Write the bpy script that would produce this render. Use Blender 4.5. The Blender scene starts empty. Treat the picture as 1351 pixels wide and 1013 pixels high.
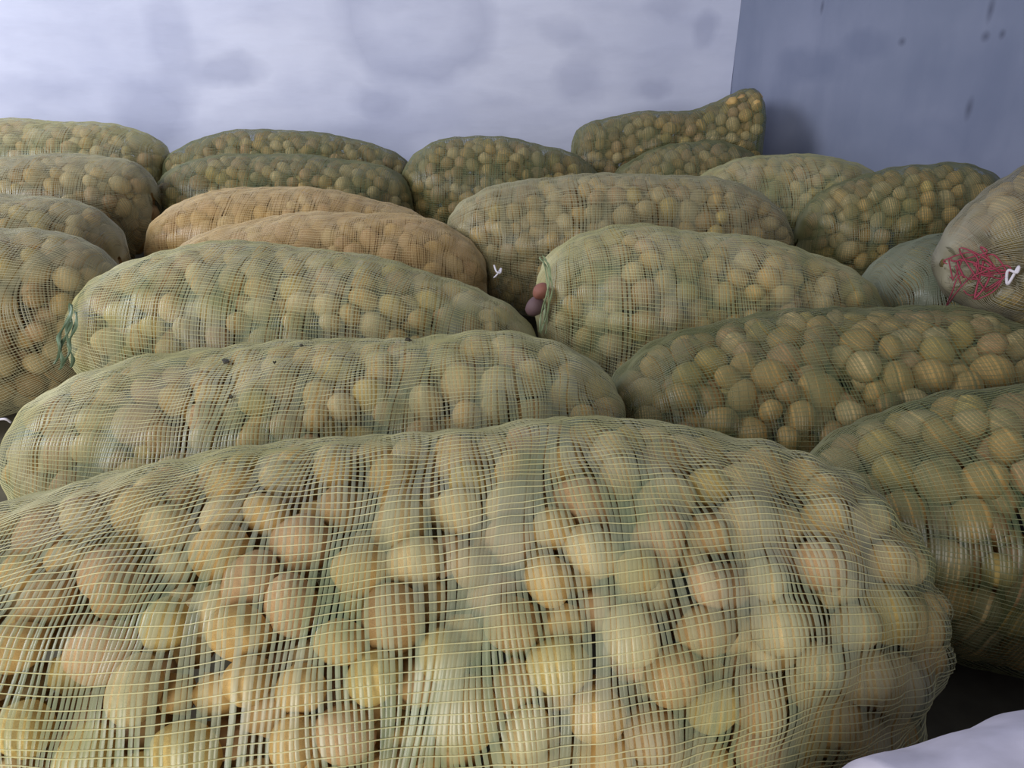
import bpy, bmesh, math, random
import numpy as np
from mathutils import Vector, Matrix, noise
random.seed(7); RNG = np.random.default_rng(7)
scene = bpy.context.scene
COL = scene.collection

# ------------------------------------------------------------------ camera, world, lights, exposure
FPX, W, H = 980.0, 1351, 1013
PITCH, CAMZ = math.radians(25), 0.80
cam = bpy.data.cameras.new('camera'); cam.sensor_width = 36; cam.lens = 36 * FPX / W
cam.clip_start = 0.01
cam_ob = bpy.data.objects.new('camera', cam); COL.objects.link(cam_ob)
cam_ob.location = (0, 0, CAMZ); cam_ob.rotation_euler = (math.pi / 2 - PITCH, 0, 0)
scene.camera = cam_ob

world = bpy.data.worlds.new('world'); scene.world = world; world.use_nodes = True
bg = world.node_tree.nodes['Background']
bg.inputs[0].default_value = (0.74, 0.82, 1.0, 1); bg.inputs[1].default_value = 0.25

def area(name, loc, target, sx, sy, power, col):
    l = bpy.data.lights.new(name, 'AREA'); l.shape = 'RECTANGLE'; l.size = sx; l.size_y = sy
    l.energy = power; l.color = col
    o = bpy.data.objects.new(name, l); COL.objects.link(o); o.location = loc
    o.rotation_euler = (Vector(target) - Vector(loc)).to_track_quat('-Z', 'Y').to_euler()
    return o
area('doorway_daylight', (-0.9, -1.8, 1.05), (-0.8, 1.6, 0.4), 1.3, 1.9, 66, (1.0, 0.97, 0.92))
area('window_daylight', (-3.5, 0.9, 2.2), (-1.3, 2.7, 0.9), 1.4, 1.4, 78, (0.90, 0.93, 1.0))

vs = scene.view_settings
vs.view_transform = 'Standard'; vs.look = 'None'; vs.gamma = 1.0; vs.use_curve_mapping = False
vs.exposure = 0.36

# ------------------------------------------------------------------ helpers
def lin(r, g, b):
    f = lambda c: (c / 255 / 12.92) if c / 255 <= 0.04045 else ((c / 255 + 0.055) / 1.055) ** 2.4
    return (f(r), f(g), f(b), 1.0)

def new_mat(name):
    m = bpy.data.materials.new(name); m.use_nodes = True
    nt = m.node_tree
    return m, nt, nt.nodes['Principled BSDF']

def nd(nt, kind, **kw):
    n = nt.nodes.new(kind)
    for k, v in kw.items(): setattr(n, k, v)
    return n

def ramp(nt, stops):
    r = nt.nodes.new('ShaderNodeValToRGB'); e = r.color_ramp.elements
    while len(e) < len(stops): e.new(0.5)
    for el, (p, c) in zip(e, stops): el.position = p; el.color = c
    return r

def mesh_object(name, verts, faces, mat=None, parent=None, smooth=True):
    me = bpy.data.meshes.new(name)
    me.from_pydata([tuple(v) for v in verts], [], [tuple(f) for f in faces])
    if smooth: me.polygons.foreach_set('use_smooth', [True] * len(me.polygons))
    if mat: me.materials.append(mat)
    o = bpy.data.objects.new(name, me); COL.objects.link(o)
    if parent: o.parent = parent
    return o

def fast_mesh(name, V, Fq, smooth=True):
    """numpy verts (n,3), faces (m,k) of one size k"""
    me = bpy.data.meshes.new(name); k = Fq.shape[1]
    me.vertices.add(len(V)); me.vertices.foreach_set('co', np.ascontiguousarray(V, dtype=np.float32).ravel())
    me.loops.add(Fq.size); me.loops.foreach_set('vertex_index', np.ascontiguousarray(Fq, dtype=np.int32).ravel())
    me.polygons.add(len(Fq)); me.polygons.foreach_set('loop_start', np.arange(0, Fq.size, k, dtype=np.int32))
    me.polygons.foreach_set('use_smooth', np.full(len(Fq), smooth))
    me.update(calc_edges=True)
    return me

def tag(o, label=None, cat=None, group=None, kind=None):
    if label: o['label'] = label
    if cat: o['category'] = cat
    if group: o['group'] = group
    if kind: o['kind'] = kind
    return o

def tube_data(pts, rad, sides=6):
    """tube round a polyline"""
    pts = [Vector(p) for p in pts]; V = []; Fc = []
    up = Vector((0.31, 0.2, 0.93))
    for i, p in enumerate(pts):
        d = (pts[min(i + 1, len(pts) - 1)] - pts[max(i - 1, 0)]).normalized()
        a = d.cross(up); a = a.normalized() if a.length > 1e-4 else d.orthogonal().normalized()
        b = d.cross(a).normalized()
        r = rad(i / (len(pts) - 1)) if callable(rad) else rad
        for k in range(sides):
            an = 2 * math.pi * k / sides
            V.append(p + a * math.cos(an) * r + b * math.sin(an) * r)
    for i in range(len(pts) - 1):
        for k in range(sides):
            k2 = (k + 1) % sides
            Fc.append((i * sides + k, i * sides + k2, (i + 1) * sides + k2, (i + 1) * sides + k))
    Fc.append(tuple(range(sides - 1, -1, -1))); n = (len(pts) - 1) * sides
    Fc.append(tuple(n + k for k in range(sides)))
    return V, Fc

def catmull(ctrl, n=8):
    c = [Vector(p) for p in ctrl]; c = [c[0]] + c + [c[-1]]; out = []
    for i in range(1, len(c) - 2):
        for k in range(n):
            t = k / n; p0, p1, p2, p3 = c[i - 1], c[i], c[i + 1], c[i + 2]
            out.append(0.5 * ((2 * p1) + (p2 - p0) * t + (2 * p0 - 5 * p1 + 4 * p2 - p3) * t * t + (3 * p1 - p0 - 3 * p2 + p3) * t ** 3))
    out.append(c[-2]); return out

# ------------------------------------------------------------------ materials
def wall_material(name, c_lo, c_hi, c_stain, blobs, specks, stain_amt, streak=True):
    """limewashed plaster: clouds, faint brush streaks, stains with shapes of their own (local x, z in metres)"""
    m, nt, p = new_mat(name); L = nt.links.new
    tc = nd(nt, 'ShaderNodeTexCoord')
    n1 = nd(nt, 'ShaderNodeTexNoise'); n1.inputs['Scale'].default_value = 1.6; n1.inputs['Detail'].default_value = 5
    L(tc.outputs['Object'], n1.inputs['Vector'])
    r1 = ramp(nt, [(0.35, c_lo), (0.62, c_hi)]); L(n1.outputs['Fac'], r1.inputs[0])
    mp = nd(nt, 'ShaderNodeMapping'); mp.inputs['Scale'].default_value = (3.0, 1, 9) if streak else (7.0, 1, 1.8)
    L(tc.outputs['Object'], mp.inputs['Vector'])
    n2 = nd(nt, 'ShaderNodeTexNoise'); n2.inputs['Scale'].default_value = 1.0; n2.inputs['Detail'].default_value = 4
    L(mp.outputs[0], n2.inputs['Vector'])
    r2 = ramp(nt, [(0.45, (0, 0, 0, 1)), (0.75, (1, 1, 1, 1))]); L(n2.outputs['Fac'], r2.inputs[0])
    mul = nd(nt, 'ShaderNodeMath', operation='MULTIPLY'); mul.inputs[1].default_value = stain_amt
    L(r2.outputs[0], mul.inputs[0])
    mx = nd(nt, 'ShaderNodeMix', data_type='RGBA'); L(mul.outputs[0], mx.inputs['Factor'])
    L(r1.outputs[0], mx.inputs[6]); mx.inputs[7].default_value = c_stain
    cur = mx.outputs[2]
    # warped coordinates for blob edges
    nw = nd(nt, 'ShaderNodeTexNoise'); nw.inputs['Scale'].default_value = 7; L(tc.outputs['Object'], nw.inputs['Vector'])
    sub = nd(nt, 'ShaderNodeVectorMath', operation='SUBTRACT'); L(nw.outputs['Color'], sub.inputs[0]); sub.inputs[1].default_value = (.5, .5, .5)
    scl = nd(nt, 'ShaderNodeVectorMath', operation='SCALE'); L(sub.outputs[0], scl.inputs[0]); scl.inputs['Scale'].default_value = 0.10
    wp = nd(nt, 'ShaderNodeVectorMath', operation='ADD'); L(tc.outputs['Object'], wp.inputs[0]); L(scl.outputs[0], wp.inputs[1])
    for (bx, bz, rx, rz, amt, ring) in blobs:
        s = nd(nt, 'ShaderNodeVectorMath', operation='SUBTRACT'); L(wp.outputs[0], s.inputs[0]); s.inputs[1].default_value = (bx, 0, bz)
        q = nd(nt, 'ShaderNodeVectorMath', operation='MULTIPLY'); L(s.outputs[0], q.inputs[0]); q.inputs[1].default_value = (1 / rx, 0, 1 / rz)
        ln = nd(nt, 'ShaderNodeVectorMath', operation='LENGTH'); L(q.outputs[0], ln.inputs[0])
        if ring: rr = ramp(nt, [(0.25, (0, 0, 0, 1)), (0.46, (amt,) * 3 + (1,)), (0.60, (0, 0, 0, 1))])
        else: rr = ramp(nt, [(0.30, (amt,) * 3 + (1,)), (0.62, (0, 0, 0, 1))])
        hf = nd(nt, 'ShaderNodeMath', operation='MULTIPLY'); hf.inputs[1].default_value = 0.5; L(ln.outputs['Value'], hf.inputs[0])
        L(hf.outputs[0], rr.inputs[0])
        m2 = nd(nt, 'ShaderNodeMix', data_type='RGBA'); L(rr.outputs[0], m2.inputs['Factor']); L(cur, m2.inputs[6]); m2.inputs[7].default_value = c_stain
        cur = m2.outputs[2]
    for (bx, bz, rx, rz) in specks:
        s = nd(nt, 'ShaderNodeVectorMath', operation='SUBTRACT'); L(tc.outputs['Object'], s.inputs[0]); s.inputs[1].default_value = (bx, 0, bz)
        q = nd(nt, 'ShaderNodeVectorMath', operation='MULTIPLY'); L(s.outputs[0], q.inputs[0]); q.inputs[1].default_value = (1 / rx, 0, 1 / rz)
        ln = nd(nt, 'ShaderNodeVectorMath', operation='LENGTH'); L(q.outputs[0], ln.inputs[0])
        rr = ramp(nt, [(0.1, (0.55,) * 3 + (1,)), (1.0, (0, 0, 0, 1))]); L(ln.outputs['Value'], rr.inputs[0])
        m2 = nd(nt, 'ShaderNodeMix', data_type='RGBA'); L(rr.outputs[0], m2.inputs['Factor']); L(cur, m2.inputs[6]); m2.inputs[7].default_value = lin(58, 62, 82)
        cur = m2.outputs[2]
    L(cur, p.inputs['Base Color']); p.inputs['Roughness'].default_value = 0.85
    bp = nd(nt, 'ShaderNodeBump'); bp.inputs['Strength'].default_value = 0.25; bp.inputs['Distance'].default_value = 0.02
    L(n2.outputs['Fac'], bp.inputs['Height']); L(bp.outputs[0], p.inputs['Normal'])
    return m

def potato_material(name, c, c2):
    m, nt, p = new_mat(name); L = nt.links.new
    tc = nd(nt, 'ShaderNodeTexCoord')
    n = nd(nt, 'ShaderNodeTexNoise'); n.inputs['Scale'].default_value = 38; n.inputs['Detail'].default_value = 4
    L(tc.outputs['Object'], n.inputs['Vector'])
    r = ramp(nt, [(0.36, c2), (0.58, c)]); L(n.outputs['Fac'], r.inputs[0])
    v = nd(nt, 'ShaderNodeTexVoronoi'); v.inputs['Scale'].default_value = 75; L(tc.outputs['Object'], v.inputs['Vector'])
    rv = ramp(nt, [(0.05, (0.55, 0.55, 0.55, 1)), (0.22, (1, 1, 1, 1))]); L(v.outputs['Distance'], rv.inputs[0])
    mm = nd(nt, 'ShaderNodeMix', data_type='RGBA', blend_type='MULTIPLY'); mm.inputs['Factor'].default_value = 0.7
    L(r.outputs[0], mm.inputs[6]); L(rv.outputs[0], mm.inputs[7])
    L(mm.outputs[2], p.inputs['Base Color']); p.inputs['Roughness'].default_value = 0.55
    p.inputs['Specular IOR Level'].default_value = 0.35
    bp = nd(nt, 'ShaderNodeBump'); bp.inputs['Strength'].default_value = 0.25; bp.inputs['Distance'].default_value = 0.004
    L(n.outputs['Fac'], bp.inputs['Height']); L(bp.outputs[0], p.inputs['Normal'])
    return m

def net_material(name, c1, c2, alpha, rough=0.32, spec=0.7):
    m, nt, p = new_mat(name); L = nt.links.new
    tc = nd(nt, 'ShaderNodeTexCoord')
    n = nd(nt, 'ShaderNodeTexNoise'); n.inputs['Scale'].default_value = 9; n.inputs['Detail'].default_value = 3
    L(tc.outputs['Object'], n.inputs['Vector'])
    r = ramp(nt, [(0.38, c1), (0.62, c2)]); L(n.outputs['Fac'], r.inputs[0])
    L(r.outputs[0], p.inputs['Base Color']); p.inputs['Roughness'].default_value = rough
    p.inputs['Specular IOR Level'].default_value = spec
    if alpha < 0.6:                                                # worn, unevenly stretched tape: some patches let more through
        n2 = nd(nt, 'ShaderNodeTexNoise'); n2.inputs['Scale'].default_value = 5.5; n2.inputs['Detail'].default_value = 4
        L(tc.outputs['Object'], n2.inputs['Vector'])
        mr = nd(nt, 'ShaderNodeMapRange'); mr.inputs['From Min'].default_value = 0.36; mr.inputs['From Max'].default_value = 0.66
        mr.inputs['To Min'].default_value = alpha - 0.08; mr.inputs['To Max'].default_value = alpha + 0.20
        L(n2.outputs['Fac'], mr.inputs['Value']); L(mr.outputs[0], p.inputs['Alpha'])
    else: p.inputs['Alpha'].default_value = alpha
    return m

def plain(name, c, rough=0.6, spec=0.4):
    m, nt, p = new_mat(name); L = nt.links.new
    tc = nd(nt, 'ShaderNodeTexCoord')
    n = nd(nt, 'ShaderNodeTexNoise'); n.inputs['Scale'].default_value = 25; n.inputs['Detail'].default_value = 4
    L(tc.outputs['Object'], n.inputs['Vector'])
    d = tuple(x * 0.78 for x in c[:3]) + (1,)
    r = ramp(nt, [(0.35, d), (0.65, c)]); L(n.outputs['Fac'], r.inputs[0])
    L(r.outputs[0], p.inputs['Base Color']); p.inputs['Roughness'].default_value = rough
    p.inputs['Specular IOR Level'].default_value = spec
    return m

POT_KINDS = [('golden tan', lin(206, 172, 108), lin(184, 148, 88)),
             ('pale tan', lin(210, 186, 132), lin(190, 162, 110)),
             ('pinkish tan', lin(198, 162, 114), lin(176, 140, 98)),
             ('brownish', lin(180, 146, 94), lin(154, 122, 76)),
             ('yellowish', lin(202, 176, 106), lin(180, 152, 86))]
POT_MATS = [potato_material('potato_skin_' + n.replace(' ', '_'), a, b) for n, a, b in POT_KINDS]
# tape and yarn of each kind of net
NETS = {
 'dull':   (net_material('dull_tape', lin(104, 112, 86), lin(116, 122, 98), 0.80), net_material('dull_yarn', lin(132, 136, 110), lin(140, 142, 118), 0.9, 0.6)),
 'green':  (net_material('green_tape', lin(142, 150, 112), lin(168, 168, 140), 0.46), net_material('green_yarn', lin(184, 178, 124), lin(196, 190, 142), 0.75, 0.5)),
 'dark':   (net_material('shaded_green_tape', lin(88, 98, 62), lin(104, 110, 76), 0.46), net_material('shaded_green_yarn', lin(124, 126, 84), lin(138, 136, 96), 0.75, 0.5)),  # green net again, its colour darkened to put in the shade on dim sacks
 'orange': (net_material('orange_tape', lin(186, 154, 98), lin(196, 168, 118), 0.50), net_material('orange_yarn', lin(210, 182, 130), lin(216, 192, 146), 0.75, 0.5)),
 'shaded_grey':   (net_material('shaded_grey_tape', lin(92, 88, 66), lin(106, 102, 80), 0.45), net_material('shaded_grey_yarn', lin(140, 134, 112), lin(152, 146, 126), 0.9, 0.5)),  # grey net with shade put into its colour, for the dim pink-tied sack
 'grey':   (net_material('grey_tape', lin(134, 130, 98), lin(150, 146, 114), 0.48), net_material('grey_yarn', lin(172, 164, 126), lin(184, 178, 142), 0.75, 0.5)),
}
MAT_HEM = plain('hem_green', lin(138, 152, 112), 0.5)
MAT_HEM2 = plain('hem_dark_green', lin(104, 124, 98), 0.45)
MAT_PINK = plain('pink_cord', lin(158, 66, 84), 0.8)
MAT_WHITE = plain('white_twine', lin(222, 216, 226), 0.6)
MAT_CLOTH = plain('lavender_cloth', lin(206, 200, 216), 0.8)
MAT_DARKPATCH = plain('dark_speck', lin(70, 66, 54), 0.8)

# ------------------------------------------------------------------ room
Cx, Cy = 1.02, 3.72                                        # the corner of the two walls (plan)
def wall(name, p0, p1, h, th, mat):
    """a wall slab from p0 to p1 (plan), thickness on its far side; local x runs along it from p0"""
    p0 = Vector((p0[0], p0[1], 0)); p1 = Vector((p1[0], p1[1], 0)); d = p1 - p0; L = d.length
    nx, nz = 60, 24; V = []; Fc = []
    for j in range(nz + 1):
        for i in range(nx + 1):
            x = L * i / nx; z = h * j / nz
            V.append((x, 0.012 * noise.noise(Vector((x * 1.3, z * 1.3, h))), z))
    n0 = len(V)
    for j in range(nz):
        for i in range(nx):
            a = j * (nx + 1) + i; Fc.append((a, a + 1, a + nx + 2, a + nx + 1))
    V += [(0, th, 0), (L, th, 0), (L, th, h), (0, th, h)]
    c = [0, nx, nz * (nx + 1) + nx, nz * (nx + 1)]
    Fc += [(n0 + 1, n0, n0 + 3, n0 + 2), (c[0], n0, n0 + 1, c[1]), (c[1], n0 + 1, n0 + 2, c[2]), (c[2], n0 + 2, n0 + 3, c[3]), (c[3], n0 + 3, n0, c[0])]
    o = mesh_object(name, V, Fc, mat); o.location = p0
    o.rotation_euler = (0, 0, math.atan2(d.y, d.x)); o['kind'] = 'structure'
    return o
back_l = (-5.2, 3.30)
BACK_BLOBS = []; RIGHT_BLOBS = []; RIGHT_SPECKS = []
def ray(px, py):
    x = (px - W / 2) / FPX; y = -(py - H / 2) / FPX
    return Vector((x, math.cos(PITCH) + y * math.sin(PITCH), -math.sin(PITCH) + y * math.cos(PITCH)))
def on_wall(px, py, p0, p1):
    """where a line of sight meets a wall: distance along it and height"""
    d = ray(px, py); a = Vector((p0[0], p0[1])); w = (Vector((p1[0], p1[1])) - a).normalized(); n = Vector((-w.y, w.x))
    t = a.dot(n) / (d.x * n.x + d.y * n.y); q = Vector((d.x, d.y)) * t
    return (q - a).dot(w), CAMZ + d.z * t
right_r = (3.66, -1.0)
for (px, py, rx, rz, amt, ring) in [(300, 92, .16, .07, .42, 0), (497, 135, .12, .075, .40, 0), (200, 150, .17, .16, .40, 0), (225, 60, .10, .26, .25, 0),
                                    (548, 25, .32, .26, .34, 1), (40, 122, .22, .08, .20, 0), (520, 170, .22, .08, .22, 0),
                                    (765, 105, .12, .10, .26, 0), (860, 118, .09, .06, .3, 0), (930, 40, .06, .07, .34, 0), (660, 150, .3, .08, .2, 0), (880, 8, .1, .06, .3, 0), (740, 40, .1, .06, .2, 0)]:
    x, z = on_wall(px, py, back_l, (Cx, Cy)); BACK_BLOBS.append((x, z, rx, rz, amt, ring))
for (px, py, rx, rz, amt, ring) in [(1070, 85, .18, .07, .35, 0), (1145, 62, .12, .06, .35, 0), (1030, 130, .08, .16, .2, 0), (1300, 120, .2, .16, .35, 0), (1240, 185, .16, .08, .3, 0)]:
    x, z = on_wall(px, py, (Cx, Cy), right_r); RIGHT_BLOBS.append((x, z, rx, rz, amt, ring))
for (px, py, rx, rz) in [(1085, 9, .012, .035), (1307, 12, .016, .05), (1300, 48, .02, .022), (1278, 143, .018, .05), (1322, 45, .015, .02), (1190, 55, .02, .02)]:
    x, z = on_wall(px, py, (Cx, Cy), right_r); RIGHT_SPECKS.append((x, z, rx, rz))
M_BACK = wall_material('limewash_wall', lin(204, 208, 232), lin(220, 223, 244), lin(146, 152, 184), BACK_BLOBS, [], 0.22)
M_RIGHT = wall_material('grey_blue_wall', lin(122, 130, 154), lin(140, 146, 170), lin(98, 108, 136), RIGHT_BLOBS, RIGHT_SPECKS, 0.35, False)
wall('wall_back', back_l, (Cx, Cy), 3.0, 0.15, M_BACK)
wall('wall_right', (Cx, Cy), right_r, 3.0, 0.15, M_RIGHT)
M_FLOOR = plain('concrete_floor', lin(96, 90, 74), 0.9)
fl = mesh_object('floor', [(-5.6, -3.5, 0), (3.6, -3.5, 0), (3.6, 4.2, 0), (-5.6, 4.2, 0), (-5.6, -3.5, -.1), (3.6, -3.5, -.1), (3.6, 4.2, -.1), (-5.6, 4.2, -.1)],
                 [(0, 1, 2, 3), (7, 6, 5, 4), (0, 4, 5, 1), (1, 5, 6, 2), (2, 6, 7, 3), (3, 7, 4, 0)], M_FLOOR, smooth=False)
fl['kind'] = 'structure'

# ------------------------------------------------------------------ sacks: shapes
# cx, cy, cz, yaw, tilt, half length, half width, top height, taper, bend (+ options)
SACKS = {
 'A':  ((-0.064, 0.669, 0.200, 0.053, -0.056, 0.556, 0.221, 0.195, 0.370, -0.010), dict(net='green', near=2, tapw=0.10, bf=1.35, left=1.22)),
 'B':  ((-0.305, 1.062, 0.163, 0.041, 0.018, 0.490, 0.236, 0.188, 0.086, 0.037), dict(net='green', near=2)),
 'C':  ((-0.435, 1.513, 0.193, -0.044, -0.075, 0.501, 0.238, 0.195, -0.085, -0.016), dict(net='green', near=1)),
 'D2': ((-0.523, 2.003, 0.183, 0.001, 0.026, 0.453, 0.234, 0.181, 0.033, -0.015), dict(net='orange', near=1)),
 'D1': ((-0.685, 2.351, 0.169, -0.018, -0.029, 0.473, 0.231, 0.199, -0.056, -0.010), dict(net='orange')),
 'E1a': ((-1.871, 3.052, 0.317, 0.003, -0.001, 0.501, 0.235, 0.190, -0.025, 0.016), dict(net='green')),
 'E1b': ((-1.697, 2.502, 0.258, 0.012, 0.039, 0.498, 0.235, 0.184, 0.005, 0.047), dict(net='grey')),
 'N1': ((-1.608, 2.045, 0.215, 0.005, 0.020, 0.501, 0.235, 0.193, 0.074, 0.006), dict(net='grey')),
 'N2': ((-1.399, 1.605, 0.218, 0.015, 0.031, 0.501, 0.236, 0.189, 0.023, 0.029), dict(net='grey', near=1)),
 'E2a': ((-0.898, 3.095, 0.277, -0.005, -0.030, 0.506, 0.235, 0.185, -0.034, -0.017), dict(net='dark')),
 'E2b': ((-0.823, 2.765, 0.228, -0.028, -0.023, 0.464, 0.233, 0.185, -0.014, 0.025), dict(net='dark')),
 'E3': ((-0.030, 2.908, 0.265, -0.013, -0.062, 0.393, 0.234, 0.191, -0.051, -0.018), dict(net='dark')),
 'E4a': ((0.639, 3.303, 0.339, 0.011, 0.034, 0.373, 0.233, 0.181, 0.041, -0.043), dict(net='dark', ear=0.135, p=12)),
 'E4b': ((0.683, 3.003, 0.245, 0.006, 0.063, 0.303, 0.231, 0.182, 0.128, -0.011), dict(net='dark')),
 'F':  ((0.315, 2.204, 0.237, -0.007, -0.026, 0.510, 0.238, 0.199, 0.102, 0.010), dict(net='grey', near=1)),
 'G':  ((0.934, 2.621, 0.246, 0.017, 0.026, 0.355, 0.227, 0.187, 0.069, -0.008), dict(net='green')),
 'H':  ((1.191, 2.279, 0.241, 0.013, 0.072, 0.306, 0.197, 0.205, 0.134, 0.010), dict(net='dark')),
 'I':  ((0.461, 1.660, 0.197, -0.004, -0.057, 0.404, 0.237, 0.194, -0.125, 0.013), dict(net='green', near=1)),
 'J':  ((1.344, 1.803, 0.188, 0.010, 0.011, 0.448, 0.236, 0.194, 0.005, -0.015), dict(net='dull', close=True)),
 'L':  ((0.606, 1.244, 0.161, 0.091, 0.036, 0.429, 0.230, 0.181, 0.035, 0.014), dict(net='dark', near=2)),
 'M':  ((0.880, 0.851, 0.201, -0.007, 0.019, 0.487, 0.225, 0.174, 0.138, 0.010), dict(net='dark', near=2)),
 'K':  ((1.330, 1.500, 0.430, 0.05, 0.06, 0.455, 0.21, 0.215, 0.02, -0.02), dict(net='shaded_grey', near=1, cb=0.20, p=2.0)),
}
LABELS = {
 'A': ('bulging pale green net sack of potatoes with a lumpy round end, beside the lavender cloth', 'the bulging net sack beside the lavender cloth'),
 'B': ('long green net sack with dark specks on top, right behind the bulging sack', 'the long speckled sack behind the bulging sack'),
 'C': ('green net sack of golden potatoes with a loose green hem, before the orange sacks', 'the green sack before the orange net sacks'),
 'D2': ('orange-tan net sack whose top slopes up, lying in front of another orange sack', 'the front one of two orange net sacks'),
 'D1': ('orange-tan net sack half hidden behind another orange net sack', 'the orange net sack behind another'),
 'E1a': ('green net sack against the back wall, behind a greyish sack, far from the wall corner', 'the wall-side green sack far from the corner'),
 'E1b': ('greyish net sack between the wall-side green sack and a sagging grey sack', 'the greyish sack before the wall-side green sack'),
 'N1': ('sagging grey net sack mostly covered by other grey sacks', 'the mostly covered grey sack'),
 'N2': ('grey-brown net sack beside the loose green hem of the golden potato sack', 'the grey-brown sack beside the loose green hem'),
 'E2a': ('dark green net sack against the bright wall, its rounded top behind another dark sack', 'the dark sack against the bright wall'),
 'E2b': ('dark green net sack just behind the orange net sacks', 'the dark sack behind the orange sacks'),
 'E3': ('short plump dark green net sack against the wall between two longer sacks', 'the short plump sack by the wall'),
 'E4a': ('dark net sack with one corner standing up in a point at the wall corner', 'the sack with the pointed corner'),
 'E4b': ('small dark net sack lying below the sack with the pointed corner', 'the sack below the pointed one'),
 'F': ('wide greyish-green net sack behind the green sack with the pale hem strip', 'the wide greyish-green sack'),
 'G': ('green net sack at the foot of the grey-blue wall behind the wide greyish sack', 'the green sack at the grey-blue wall'),
 'H': ('dark net sack lying along the grey-blue wall, sloping up towards it', 'the dark sack along the grey-blue wall'),
 'I': ('green net sack with a pale hem strip at its end and shiny lower threads', 'the green sack with the pale hem strip'),
 'J': ('dull closely woven net sack under the sack tied with pink cord', 'the dull sack under the pink-tied sack'),
 'L': ('dim dark green net sack in shade, lying before the sack tied with pink cord', 'the dim green sack before the pink-tied sack'),
 'M': ('dark green net sack adjoining the lumpy end of the bulging pale sack', 'the dark sack adjoining the bulging sack'),
 'K': ('greyish net sack lying on top of others, its mouth tied with pink cord', 'the sack tied with pink cord'),
}
EXP = 2.3
class Sack: pass
SK = {}
for k, (p, opt) in SACKS.items():
    s = Sack(); s.k = k; s.opt = opt
    s.cx, s.cy, s.cz, s.yaw, s.tilt, s.a, s.b, s.ct, s.tap, s.bend = p
    s.cb = opt.get('cb', s.cz + 0.02); s.p = opt.get('p', 2.6); s.ear = opt.get('ear', 0.0)
    s.tapw = opt.get('tapw', s.tap); s.bf = opt.get('bf', 1.0); s.left = opt.get('left', 1.0)
    SK[k] = s

def zshift(s, t):
    e = np.clip((t - 0.35) / 0.65, 0, 1.3)
    return s.bend * t * t + s.tilt * s.a * t + s.ear * e ** 1.4

def bulge(s, t): return 1 + (s.bf - 1) * np.clip((0.55 - t) / 0.9, 0, 1)

def to_world(s, lx, ly, lz):
    c, n = math.cos(s.yaw), math.sin(s.yaw)
    return np.stack([s.cx + lx * c - ly * n, s.cy + lx * n + ly * c, s.cz + lz], -1)

def level(s, P):
    """1 on the sack's free surface, less inside"""
    c, n = math.cos(s.yaw), math.sin(s.yaw)
    dx = P[..., 0] - s.cx; dy = P[..., 1] - s.cy
    lx = dx * c + dy * n; ly = -dx * n + dy * c; t = np.where(lx < 0, lx / (s.a * s.left), lx / s.a)
    lz = P[..., 2] - s.cz - zshift(s, np.clip(t, -1.1, 1.1))
    g = np.maximum(1 + s.tap * np.clip(t, -1.2, 1.2), 0.2)
    h = np.where(lz > 0, s.ct, s.cb)
    gw = np.maximum(1 + s.tapw * np.clip(t, -1.2, 1.2), 0.2); bb = np.where(ly < 0, s.b * bulge(s, t), s.b)
    q = (np.abs(ly / (bb * gw)) ** EXP + np.abs(lz / (h * g)) ** EXP) ** (1 / EXP)
    return (np.abs(t) ** s.p + q ** s.p) ** (1 / s.p)

NU, NV = 72, 96
def base_grid(s):
    # even steps along the length and round the girth
    tt = np.sin(np.linspace(-1, 1, 801) * np.pi / 2); r = (1 - np.abs(tt) ** s.p) ** (1 / s.p)
    arc = np.concatenate([[0], np.cumsum(np.hypot(np.diff(tt * s.a), np.diff(r * 0.21)))]); s.len_arc = arc[-1]
    t = np.interp(np.linspace(0.004, 0.996, NU) * arc[-1], arc, tt)
    ph = np.linspace(0, 2 * np.pi, 1441); e = 2 / EXP
    cc = np.sign(np.cos(ph)) * np.abs(np.cos(ph)) ** e; ss = np.sign(np.sin(ph)) * np.abs(np.sin(ph)) ** e
    yy = s.b * cc; zz = np.where(ss > 0, s.ct, s.cb) * ss
    ga = np.concatenate([[0], np.cumsum(np.hypot(np.diff(yy), np.diff(zz)))]); s.girth = ga[-1]
    v = np.linspace(0, ga[-1], NV + 1)
    yv = np.interp(v, ga, yy)[None]; zv = np.interp(v, ga, zz)[None]
    t = t[:, None]; r = (1 - np.abs(t) ** s.p) ** (1 / s.p); g = r * (1 + s.tap * t)
    # a few broad dents so no sack is a clean solid
    sd = (hash_seed(s.k) % 97) * 0.37
    dent = 1 + 0.022 * np.sin(5.1 * t + sd) * np.cos(2 * np.pi * np.linspace(0, 1, NV + 1)[None] * 3 + sd) + 0.018 * np.sin(9.3 * t + 2.1 * sd)
    gw = r * (1 + s.tapw * t); lx = np.where(t < 0, s.a * s.left, s.a) * t + 0 * yv; yv = np.where(yv < 0, yv * bulge(s, t), yv); return to_world(s, lx, yv * gw * dent, zv * g * dent + zshift(s, t))
def hash_seed(k): return sum((i + 3) * ord(c) for i, c in enumerate(k)) * 31

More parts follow.
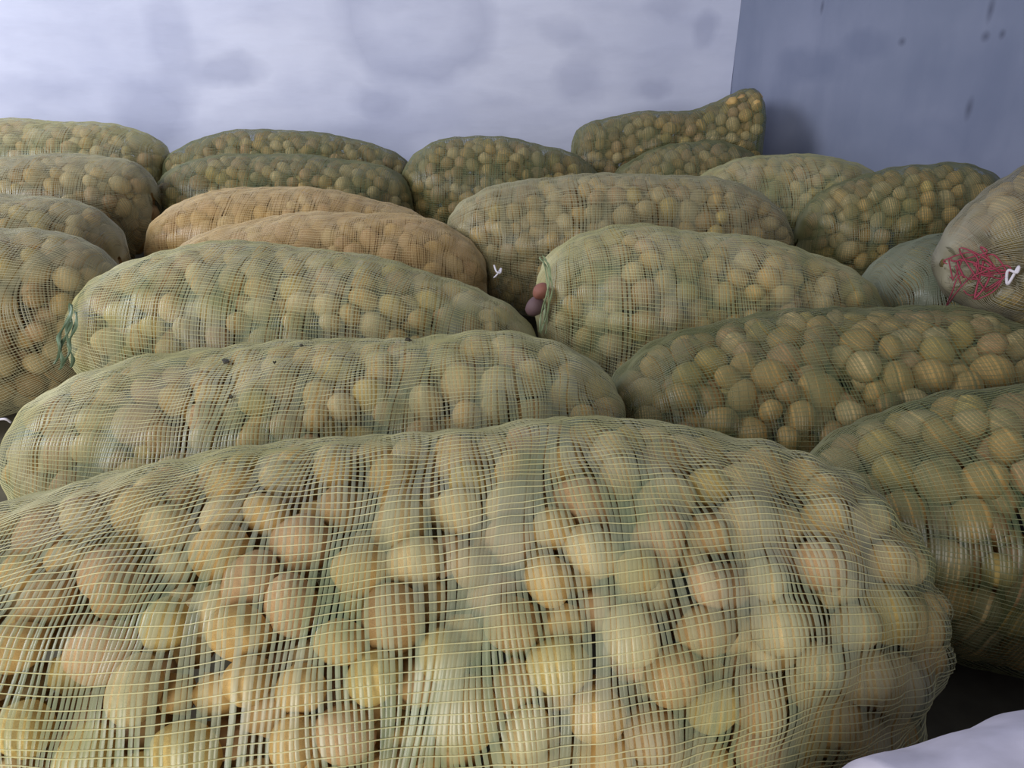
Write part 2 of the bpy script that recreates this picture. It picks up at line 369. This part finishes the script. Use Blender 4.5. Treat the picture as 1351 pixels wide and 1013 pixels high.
for s in SK.values():
    s.G = base_grid(s)
for s in SK.values():
    # press each sack against its neighbours: shared faces where two would cross
    G = s.G; ctr = np.array([s.cx, s.cy, s.cz]); near = []
    for o in SK.values():
        if o is not s and math.hypot(o.cx - s.cx, o.cy - s.cy) < s.a + o.a + 0.1: near.append(o)
    lo = np.full(G.shape[:2], 0.45); hi = np.ones(G.shape[:2])
    def bad(sc):
        P = ctr + (G - ctr) * sc[..., None]; m = np.zeros(sc.shape, bool); li = level(s, P)
        for o in near: m |= level(o, P) < li + 0.015
        return m
    full = bad(hi)
    if full.any():
        l, h = lo.copy(), hi.copy()
        for _ in range(11):
            mid = (l + h) / 2; b = bad(mid); h = np.where(b, mid, h); l = np.where(b, l, mid)
        sc = np.where(full, l, 1.0)
        # soften the crease a little
        s.G2 = ctr + (G - ctr) * sc[..., None]
    else: s.G2 = G.copy()
def gather(s, px, py, depth, width):
    """draw the net in round a tied mouth, with folds running into it"""
    P = s.G2; x, y, z = P[..., 0], P[..., 1], P[..., 2] - CAMZ
    d = y * math.cos(PITCH) - z * math.sin(PITCH); h = y * math.sin(PITCH) + z * math.cos(PITCH)
    m = np.hypot(W / 2 + FPX * x / d - px, H / 2 - FPX * h / d - py) + np.where(d > np.median(d), 1e4, 0)
    q = P[np.unravel_index(np.argmin(m), m.shape)]; r = np.linalg.norm(P - q, axis=-1)
    ctr = np.array([s.cx, s.cy, s.cz]); ax = (ctr - q) / np.linalg.norm(ctr - q)
    an = np.arctan2((P - q)[..., 2], (P - q)[..., 0]); k = np.exp(-(r / width) ** 2)
    s.G2 = P + ax * (k * depth)[..., None] + ax * (0.010 * np.sin(7 * an) * np.exp(-((r - width) / (0.7 * width)) ** 2))[..., None]
gather(SK['K'], 1298, 357, 0.050, 0.050)
for s in SK.values():
    s.G = s.G2; s.G[..., 2] = np.maximum(s.G[..., 2], 0.004)
    du = np.gradient(s.G, axis=0)
    Gw = np.concatenate([s.G[:, -2:-1], s.G, s.G[:, 1:2]], 1); dv = (Gw[:, 2:] - Gw[:, :-2]) / 2
    n = np.cross(du, dv); n /= np.linalg.norm(n, axis=-1, keepdims=True) + 1e-9
    ctr = np.array([s.cx, s.cy, s.cz]); flip = np.sign(((s.G - ctr) * n).sum(-1, keepdims=True).mean()); s.N = n * flip

def bil(A, u, v):
    """sample a grid; u, v in 0..1"""
    nu, nv = A.shape[0] - 1, A.shape[1] - 1
    x = np.clip(u, 0, 1) * nu; y = np.clip(v, 0, 1) * nv
    i = np.minimum(x.astype(int), nu - 1); j = np.minimum(y.astype(int), nv - 1); fx = (x - i)[..., None]; fy = (y - j)[..., None]
    return (A[i, j] * (1 - fx) + A[i + 1, j] * fx) * (1 - fy) + (A[i, j + 1] * (1 - fx) + A[i + 1, j + 1] * fx) * fy

EYE = np.array([0, 0, CAMZ])
# ------------------------------------------------------------------ potatoes: packing under each net
for s in SK.values():
    closew = s.opt.get('close', False)
    C = np.zeros((2600, 3)); Rr = np.zeros(2600); Nn = np.zeros((2600, 3)); deep = np.zeros(2600); cnt = 0
    n1, n2 = (3200, 3000) if s.k != 'A' else (8000, 7000)
    for phase, n in ((0, n1), (1, n2), (2, n2)):
        u = RNG.uniform(0.015, 0.985, n); v = RNG.uniform(0, 1, n)
        P = bil(s.G, u, v); N = bil(s.N, u, v); N /= np.linalg.norm(N, axis=1, keepdims=True) + 1e-9
        to = EYE - P; to /= np.linalg.norm(to, axis=1, keepdims=True)
        face = (N * to).sum(1)
        r = np.clip(RNG.normal(0.0268, 0.0032, n), 0.020, 0.035)
        if phase: ins = r + (RNG.uniform(0.015, 0.055, n) if phase == 1 else RNG.uniform(0.04, 0.11, n))
        else: ins = r + 0.003
        Q = P - N * ins[:, None]
        ok = (face > (-0.45 if phase == 0 else -0.35)) & (Q[:, 2] > r * 0.9) & (level(s, Q) < 0.985)
        for q, rr, nn, de in zip(Q[ok], r[ok], N[ok], (ins - r)[ok]):
            if cnt >= 2600: break
            if cnt:
                d = C[:cnt] - q
                if ((d * d).sum(1) < ((Rr[:cnt] + rr) * (0.87 if phase == 0 else 0.74)) ** 2).any(): continue
            C[cnt] = q; Rr[cnt] = rr; Nn[cnt] = nn; deep[cnt] = de; cnt += 1
    s.C, s.R, s.Nn, s.deep = C[:cnt], Rr[:cnt], Nn[:cnt], deep[:cnt]

def pix(P):
    x, y, z = P[:, 0], P[:, 1], P[:, 2] - CAMZ
    d = y * math.cos(PITCH) - z * math.sin(PITCH); h = y * math.sin(PITCH) + z * math.cos(PITCH); d = np.maximum(d, .02)
    return W / 2 + FPX * x / d, H / 2 - FPX * h / d, d

rows = []
for s in SK.values():
    top = s.C + s.Nn * s.R[:, None]
    x, y, d = pix(top); to = EYE - top; dist = np.linalg.norm(to, axis=1, keepdims=True); to /= dist
    face = (s.Nn * to).sum(1)
    vis = (x > -8) & (x < W + 8) & (y > -8) & (y < H + 8) & (face > 0.08) & (s.deep < 0.012)
    others = [o for o in SK.values() if o is not s]
    for st in np.linspace(0.02, 0.97, 36):
        P = top + (EYE - top) * st
        for o in others:
            if o.cy < s.cy + 0.3: vis &= level(o, P) > 0.97
    s.score = np.where(vis, (s.R * FPX / d) * np.clip(face * 1.6, 0.35, 1.0), 0)
    s.kind = RNG.choice(5, len(s.C), p=[.34, .26, .16, .15, .09] if s.k not in ('D1', 'D2') else [.4, .2, .25, .12, .03])
    for i in np.nonzero(s.score > 0)[0]: rows.append((s.score[i], s.k, int(i)))
rows.sort(reverse=True); chosen = set((k, i) for _, k, i in rows[:298])

def ico(sub):
    bm = bmesh.new(); bmesh.ops.create_icosphere(bm, subdivisions=sub, radius=1.0)
    V = np.array([v.co[:] for v in bm.verts]); Fc = np.array([[v.index for v in f.verts] for f in bm.faces]); bm.free(); return V, Fc
ICO = {n: ico(n) for n in (1, 2, 3)}
def potato_shape(V, seed):
    rs = random.Random(seed); off = Vector((rs.uniform(0, 50), rs.uniform(0, 50), rs.uniform(0, 50)))
    out = np.array([v * (1 + 0.10 * noise.noise(Vector(v) * 1.1 + off) + 0.035 * noise.noise(Vector(v) * 2.6 + off)) for v in V])
    # a few shallow eyes
    for _ in range(5):
        e = Vector((rs.gauss(0, 1), rs.gauss(0, 1), rs.gauss(0, 1))).normalized(); dd = ((V - np.array(e)) ** 2).sum(1)
        out *= (1 - 0.045 * np.exp(-dd / 0.03))[:, None]
    return out * np.array([1.10, rs.uniform(0.90, 1.0), rs.uniform(0.84, 0.96)])
NVAR = 8
POT = {n: [potato_shape(ICO[n][0], 100 + i) for i in range(NVAR)] for n in (1, 2, 3)}
pot_meshes = {}
def potato_mesh(var, kind):
    if (var, kind) not in pot_meshes:
        me = fast_mesh('potato', POT[3][var], ICO[3][1]); me.materials.append(POT_MATS[kind]); pot_meshes[(var, kind)] = me
    return pot_meshes[(var, kind)]

def rand_rot(rng):
    q = rng.normal(size=4); q /= np.linalg.norm(q); w, x, y, z = q
    return np.array([[1 - 2 * (y * y + z * z), 2 * (x * y - z * w), 2 * (x * z + y * w)], [2 * (x * y + z * w), 1 - 2 * (x * x + z * z), 2 * (y * z - x * w)], [2 * (x * z - y * w), 2 * (y * z + x * w), 1 - 2 * (x * x + y * y)]])
ENDS = {'A': ('the bulging sack', 'narrow end', 'lumpy end'), 'B': ('the long leaf-specked sack', 'twine end', 'dim sack end'),
        'C': ('the golden potato sack', 'green hem end', 'pink potato end'), 'I': ('the sack with pale hem strip', 'hem strip end', 'dull sack end'),
        'L': ('the dim green sack', 'specked sack end', 'pink cord end'), 'M': ('the dark adjoining sack', 'near end', 'free end')}
def potato_label(s, i, kd):
    r = s.R[i]; size = 'small' if r < 0.0248 else 'large' if r > 0.0288 else 'medium'
    z = s.Nn[i][2]; h = 'high up' if z > 0.62 else 'halfway down' if z > 0.22 else 'low down'
    if s.k in ENDS:
        nm, e0, e1 = ENDS[s.k]
        t = ((s.C[i][0] - s.cx) * math.cos(s.yaw) + (s.C[i][1] - s.cy) * math.sin(s.yaw)) / s.a
        w = 'at ' + e0 if t < -0.62 else 'toward ' + e0 if t < -0.2 else 'at ' + e1 if t > 0.62 else 'toward ' + e1 if t > 0.2 else 'at the middle'
        txt = f'{size} {POT_KINDS[kd][0]} potato {h} in {nm}, {w}'
        if len(txt.split()) > 15: txt = txt.replace('halfway down', 'midway').replace('high up', 'high').replace('low down', 'low').replace('pinkish tan', 'pinkish').replace('golden tan', 'golden')
        return txt
    return f'{size} {POT_KINDS[kd][0]} potato {h} in {LABELS[s.k][1]}'
bulkV = []; bulkF = []; bulkM = []; nb = 0
for s in SK.values():
    for i in range(len(s.C)):
        var = int(RNG.integers(NVAR)); R = rand_rot(RNG); kd = int(s.kind[i]); r = s.R[i]
        if (s.k, i) in chosen:
            o = bpy.data.objects.new('potato', potato_mesh(var, kd)); COL.objects.link(o)
            M = Matrix([list(R[0]), list(R[1]), list(R[2])]).to_4x4() @ Matrix.Diagonal((r, r, r, 1)); M.translation = Vector(s.C[i]); o.matrix_world = M
            tag(o, potato_label(s, i, kd), 'potato', 'potatoes inside ' + LABELS[s.k][1])
        else:
            n = 2 if s.deep[i] < 0.012 else 1
            bulkV.append(POT[n][var] @ R.T * r + s.C[i]); bulkF.append(ICO[n][1] + nb); nb += len(POT[n][var]); bulkM.append(np.full(len(ICO[n][1]), kd))
me = fast_mesh('potatoes', np.concatenate(bulkV), np.concatenate(bulkF))
for m in POT_MATS: me.materials.append(m)
me.polygons.foreach_set('material_index', np.concatenate(bulkM).astype(np.int32)); me.update()
o = bpy.data.objects.new('potatoes', me); COL.objects.link(o)
tag(o, 'the many smaller-looking tan potatoes filling the further net sacks and the gaps', 'potatoes', kind='stuff')

# ------------------------------------------------------------------ nets
def strips(P, N, side, w, rise):
    """rows of threads: P (rows, pts, 3); each a low ridge of width w"""
    A = P - side * (w / 2); B = P + N * rise; Cc = P + side * (w / 2)
    V = np.stack([A, B, Cc], 2); r, n = P.shape[:2]
    idx = np.arange(r * n * 3).reshape(r, n, 3); f = []
    for k in (0, 1):
        f.append(np.stack([idx[:, :-1, k], idx[:, 1:, k], idx[:, 1:, k + 1], idx[:, :-1, k + 1]], -1).reshape(-1, 4))
    return V.reshape(-1, 3), np.concatenate(f)
def unit(a): return a / (np.linalg.norm(a, axis=-1, keepdims=True) + 1e-9)

for s in SK.values():
    near = s.opt.get('near', 0)
    rng = np.random.default_rng(hash_seed(s.k))
    # sag of the net between the potatoes that carry it
    out = s.deep < 0.012; tops = (s.C + s.Nn * s.R[:, None])[out]; rad = s.R[out]
    gu, gv = (150, 170) if near == 2 else (110, 120) if near else (72, 84)
    U, Vv = np.meshgrid(np.linspace(0, 1, gu), np.linspace(0, 1, gv), indexing='ij')
    P = bil(s.G, U, Vv); N = unit(bil(s.N, U, Vv)); Pf = P.reshape(-1, 3); best = np.zeros(len(Pf))
    for c0 in range(0, len(Pf), 3000):
        d2 = ((Pf[c0:c0 + 3000, None] - tops[None]) ** 2).sum(-1); best[c0:c0 + 3000] = np.exp(-0.75 * d2 / (rad ** 2)[None]).max(1)
    sag = 0.007 + (0.012 * np.clip((U - 0.72) / 0.2, 0, 1) if s.k == 'A' else 0.0)
    P = P + N * (0.003 - sag * (1 - best.reshape(gu, gv)))[..., None]
    P[..., 2] = np.maximum(P[..., 2], 0.002)
    N = np.cross(np.gradient(P, axis=0), np.gradient(P, axis=1)); N = unit(N); N *= np.sign((N * bil(s.N, U, Vv)).sum(-1, keepdims=True))
    lo, hi = (-0.10, 0.66) if s.k != 'K' else (-0.25, 0.74)                                           # share of the girth that is not lying on the floor
    root = bpy.data.objects.new('potato_sack', None); COL.objects.link(root); root.location = (s.cx, s.cy, max(0.0, s.cz - s.cb))
    root.rotation_euler = (0, 0, s.yaw); tag(root, LABELS[s.k][0], 'sack', 'net sacks of potatoes'); s.root = root
    inv = (Matrix.Translation(root.location) @ Matrix.Rotation(s.yaw, 4, 'Z')).inverted(); s.inv = inv
    fine = s.opt.get('close', False)
    # flat tapes round the girth
    step = 0.0047 if not fine else 0.0036
    nr = int(s.len_arc / step); sv = 110 if near == 2 else 64 if near else 44
    uu = np.linspace(0.006, 0.994, nr)[:, None] + 0.0; vv = np.linspace(lo, hi, sv)[None]
    wob = sum(rng.uniform(.0010, .0028) * np.sin(2 * np.pi * (vv * rng.uniform(2, 6) + uu * rng.uniform(3, 11)) + rng.uniform(0, 6)) for _ in range(5))
    uu2 = np.clip(uu + wob + rng.normal(0, 0.0007, (nr, 1)), 0.002, 0.998); v2 = np.broadcast_to(vv % 1.0, uu2.shape)
    Pt = bil(P, uu2, v2); Nt = unit(bil(N, uu2, v2)); Dv = unit(np.gradient(Pt, axis=1)); side = unit(np.cross(Nt, Dv))
    wd = 0.0043 if not fine else 0.0036
    V1, F1 = strips(Pt, Nt, side, wd * rng.uniform(.7, 1.1, (nr, 1, 1)), 0.0006)
    # thin yarns along the length
    ny = int(s.girth * (hi - lo) / 0.0082); su = 120 if near == 2 else 76 if near else 50
    vv = np.linspace(lo, hi, ny)[:, None]; uu = np.linspace(0.004, 0.996, su)[None]
    wob = sum(rng.uniform(.0004, .0013) * np.sin(2 * np.pi * (uu * rng.uniform(1, 6) + vv * rng.uniform(3, 9)) + rng.uniform(0, 6)) for _ in range(5))
    v2 = (vv + wob + rng.normal(0, 0.0006, (ny, 1))) % 1.0; u2 = np.broadcast_to(uu, v2.shape)
    Pt = bil(P, u2, v2); Nt = unit(bil(N, u2, v2)); Du = unit(np.gradient(Pt, axis=1)); side = unit(np.cross(Nt, Du)); Pt = Pt + Nt * 0.0008
    V2, F2 = strips(Pt, Nt, side, 0.0010 if near == 2 else 0.0012, 0.0008)
    V = np.concatenate([V1, V2]); Fq = np.concatenate([F1, F2 + len(V1)])
    Mi = np.array(inv); V = V @ Mi[:3, :3].T + Mi[:3, 3]
    me = fast_mesh('net_weave', V, Fq); t, y = NETS[s.opt['net']]; me.materials.append(t); me.materials.append(y)
    me.polygons.foreach_set('material_index', np.concatenate([np.zeros(len(F1)), np.ones(len(F2))]).astype(np.int32)); me.update()
    o = bpy.data.objects.new('net_weave', me); COL.objects.link(o); o.parent = root; o['kind'] = 'stuff'
    s.P = P; s.N2 = N

# ------------------------------------------------------------------ small things and parts
def pick(s, px, py, lift=0.0):
    """the surface point of a sack seen nearest a given line of sight"""
    P = s.P.reshape(-1, 3); N = s.N2.reshape(-1, 3); x, y, d = pix(P)
    to = EYE - P; f = (N * to).sum(1) > 0
    c = np.hypot(x - px, y - py) + np.where(f, 0, 1e4); i = int(np.argmin(c))
    return Vector(P[i] + N[i] * lift), Vector(N[i])
def at(px, py, depth):
    """a point on a line of sight at a distance along the view axis"""
    return Vector((0, 0, CAMZ)) + ray(px, py) * depth
def to_local(s, V): return [s.inv @ Vector(v) for v in V]

def hem(s, pts, width, mat, seed):
    """a loose crumpled strip of the sack's sewn edge: a few narrow folds lying side by side"""
    rs = random.Random(seed); base = catmull(pts, 12); V = []; Fc = []
    for strand in range(4):
        o1, o2, ph, ln = (strand - 1.5) / 1.5, rs.uniform(-0.4, 0.4), rs.uniform(0, 6), rs.uniform(0.7, 1.0)
        n0 = int(len(base) * (1 - ln) * rs.random()); P = base[n0:n0 + int(len(base) * ln)]; b0 = len(V)
        for i, p in enumerate(P):
            d = (P[min(i + 1, len(P) - 1)] - P[max(i - 1, 0)]).normalized(); f = i / (len(P) - 1)
            view = (Vector(EYE) - p).normalized(); a = d.cross(view).normalized(); n = a.cross(d).normalized()
            c = p + a * (width * (o1 * (0.35 + 0.65 * f) + 0.35 * math.sin(i * 0.23 + ph))) + n * (0.004 * math.sin(i * 0.31 + 2 * ph) + 0.004 * o2)
            w = width * (0.24 + 0.08 * math.sin(i * 0.5 + ph)); tw = a * math.cos(0.6 * math.sin(i * 0.3 + ph)) + n * math.sin(0.6 * math.sin(i * 0.3 + ph))
            V += [c - tw * w, c - n * 0.0008, c + tw * w, c + n * 0.0012]
        for i in range(len(P) - 1):
            for k in range(4):
                k2 = (k + 1) % 4; q = b0 + i * 4; Fc.append((q + k, q + k2, q + 4 + k2, q + 4 + k))
        Fc += [(b0 + 3, b0 + 2, b0 + 1, b0), tuple(len(V) - 4 + k for k in range(4))]
    return mesh_object('hem', to_local(s, V), Fc, mat, s.root, smooth=False)
h = hem(SK['I'], [at(712, 338, 1.58), at(722, 350, 1.57), at(724, 375, 1.56), at(722, 400, 1.56), at(717, 425, 1.57), at(713, 442, 1.58)], 0.0075, MAT_HEM, 1)
h['label'] = 'pale green folded strip'
h = hem(SK['C'], [at(98, 402, 1.42), at(92, 425, 1.41), at(88, 450, 1.40), at(84, 470, 1.41), at(80, 490, 1.42)], 0.013, MAT_HEM2, 3)
h['label'] = 'loose green strip'

def loose_potato(p, r, mat, label, var, group=None):
    me = fast_mesh('potato', POT[3][var], ICO[3][1]); me.materials.append(mat)
    o = bpy.data.objects.new('potato', me); COL.objects.link(o); R = rand_rot(np.random.default_rng(var + 5))
    M = Matrix([list(R[0]), list(R[1]), list(R[2])]).to_4x4() @ Matrix.Diagonal((r, r, r, 1)); M.translation = p; o.matrix_world = M
    return tag(o, label, 'potato', group)
M_PINKP = potato_material('potato_skin_pink', lin(150, 100, 84), lin(128, 80, 70)); M_PURP = potato_material('potato_skin_purple', lin(112, 88, 88), lin(94, 72, 76))
M_YEL = potato_material('potato_skin_yellow', lin(178, 154, 84), lin(156, 130, 66))
loose_potato(at(714, 384, 1.60), 0.018, M_PINKP, 'small pink potato in the gap beside the pale hem strip', 2)
loose_potato(at(706, 404, 1.62), 0.022, M_PURP, 'dull purple potato low in the gap beside the pale hem strip', 4)

# sack K's mouth: pink cord tangle, yellow potatoes showing in it
K = SK['K']; rr = random.Random(5)
def on_k(px, py, lift=0.012): return pick(K, px, py, lift)[0]
def cord(ctrl, rad, mat, nm, par):
    V, Fc = tube_data(catmull(ctrl, 7), rad, 6); return mesh_object(nm, to_local(par, V) if par else V, Fc, mat, par.root if par else None)
LOOPS = [[(1292 + rr.gauss(0, 22), 356 + rr.gauss(0, 12)) for _ in range(6)] for _ in range(4)]
for path in LOOPS + [[(1252, 352), (1256, 336), (1275, 334), (1292, 342), (1284, 358), (1268, 368), (1258, 384), (1250, 404)],
             [(1258, 340), (1282, 348), (1305, 352), (1328, 346), (1338, 356), (1322, 366), (1300, 360), (1284, 352)],
             [(1290, 344), (1278, 362), (1266, 378), (1256, 396)],
             [(1300, 380), (1318, 372), (1328, 356), (1318, 340), (1300, 336), (1288, 346), (1294, 362), (1310, 366)],
             [(1286, 392), (1302, 396), (1316, 384), (1326, 366), (1312, 350)],
             [(1262, 362), (1254, 350), (1262, 338), (1272, 346), (1266, 360), (1256, 366)]]:
    c = cord([on_k(x, y, 0.006 + rr.uniform(0.0, 0.016)) for x, y in path], rr.uniform(0.0011, 0.0021), MAT_PINK, 'tie_cord', K); c['label'] = 'pink cord'
c = cord([on_k(x, y, 0.016) for x, y in [(1330, 368), (1340, 360), (1348, 350), (1350, 362), (1340, 374), (1332, 372)]], 0.0028, MAT_WHITE, 'tie_cord', K); c['label'] = 'white cord'
for (px, py, r, v) in [(1338, 326, 0.030, 1), (1302, 388, 0.018, 3), (1330, 394, 0.024, 5), (1286, 408, 0.026, 6), (1346, 412, 0.03, 0)]:
    p, n = pick(K, px, py); loose_potato(p - n * (r * 1.0), r, M_YEL, 'yellow potato showing at the pink-tied mouth of the grey sack', v, 'yellow potatoes at the tied mouth')

def twine(px, label):
    V, Fc = tube_data(catmull(px, 8), 0.0022, 6); o = mesh_object('twine', V, Fc, MAT_WHITE); return tag(o, label, 'twine')
twine([at(652, 350, 1.78), at(655, 358, 1.77), at(660, 360, 1.77), at(661, 354, 1.78), at(656, 362, 1.77), at(652, 366, 1.78)], 'curled end of white twine in the gap behind the golden potato sack')
twine([at(-14, 556, 1.30), at(0, 553, 1.29), at(8, 553, 1.29), at(14, 557, 1.30)], 'short bent piece of white twine at the end of the specked sack')

# bits of dry leaf on the long sack
def leaf(px, py, sz, sd):
    p, n = pick(SK['B'], px, py, 0.003); rs = random.Random(sd); bm = bmesh.new(); top = []; bot = []
    q = n.to_track_quat('Z', 'Y')
    for i in range(9):
        an = 2 * math.pi * i / 9; r = sz * rs.uniform(0.55, 1.2); b = Vector((math.cos(an) * r, math.sin(an) * r * 0.7, rs.uniform(0, 0.004)))
        top.append(bm.verts.new(p + q @ (b + Vector((0, 0, 0.0025))))); bot.append(bm.verts.new(p + q @ b))
    bm.faces.new(top); bm.faces.new(bot[::-1])
    for i in range(9): bm.faces.new((top[i], bot[i], bot[(i + 1) % 9], top[(i + 1) % 9]))
    me = bpy.data.meshes.new('dry_leaf'); bm.to_mesh(me); bm.free(); me.materials.append(MAT_DARKPATCH)
    o = bpy.data.objects.new('dry_leaf', me); COL.objects.link(o)
    return tag(o, 'dark scrap of dry leaf on top of the long green sack', 'leaf', 'leaf scraps on the long sack')
for i, (px, py, sz) in enumerate([(298, 482, .008), (540, 453, .006), (306, 529, .004), (400, 462, .004), (364, 484, .003)]): leaf(px, py, sz, i)

# pale lavender cloth bundle beside the front sack
def cloth():
    nu, nv = 90, 40; V = []; Fc = []
    p0 = Vector((0.16, 0.362, 0)); p1 = Vector((0.85, 0.534, 0)); d = (p1 - p0); L = d.length; d.normalize(); n = Vector((d.y, -d.x, 0))
    for i in range(nu + 1):
        f = i / nu; x = L * f; hgt = 0.392 * min(1, (f / 0.10 + 0.02)) ** 0.5 * (1 - 0.35 * max(0, f - 0.85) / 0.15)
        for j in range(nv + 1):
            g = j / nv; an = math.pi * g; w = 0.17
            y = -math.cos(an); z = max(0.0, math.sin(an)) ** 0.16
            wr = 0.010 * noise.noise(Vector((x * 7, g * 5, 1.0))) + 0.005 * noise.noise(Vector((x * 22, g * 9, 4.0)))
            q = p0 + d * x + n * (w + w * y * (1 + wr * 6)); V.append((q.x, q.y, max(0.0, z * hgt + wr * z)))
    for i in range(nu):
        for j in range(nv):
            a = i * (nv + 1) + j; Fc.append((a, a + 1, a + nv + 2, a + nv + 1))
    Fc.append(tuple(range(nv, -1, -1))); a = nu * (nv + 1); Fc.append(tuple(a + j for j in range(nv + 1)))
    o = mesh_object('cloth_bundle', V, Fc, MAT_CLOTH)
    return tag(o, 'smooth pale lavender-grey cloth bundle on the floor beside the bulging sack', 'cloth')
cloth()
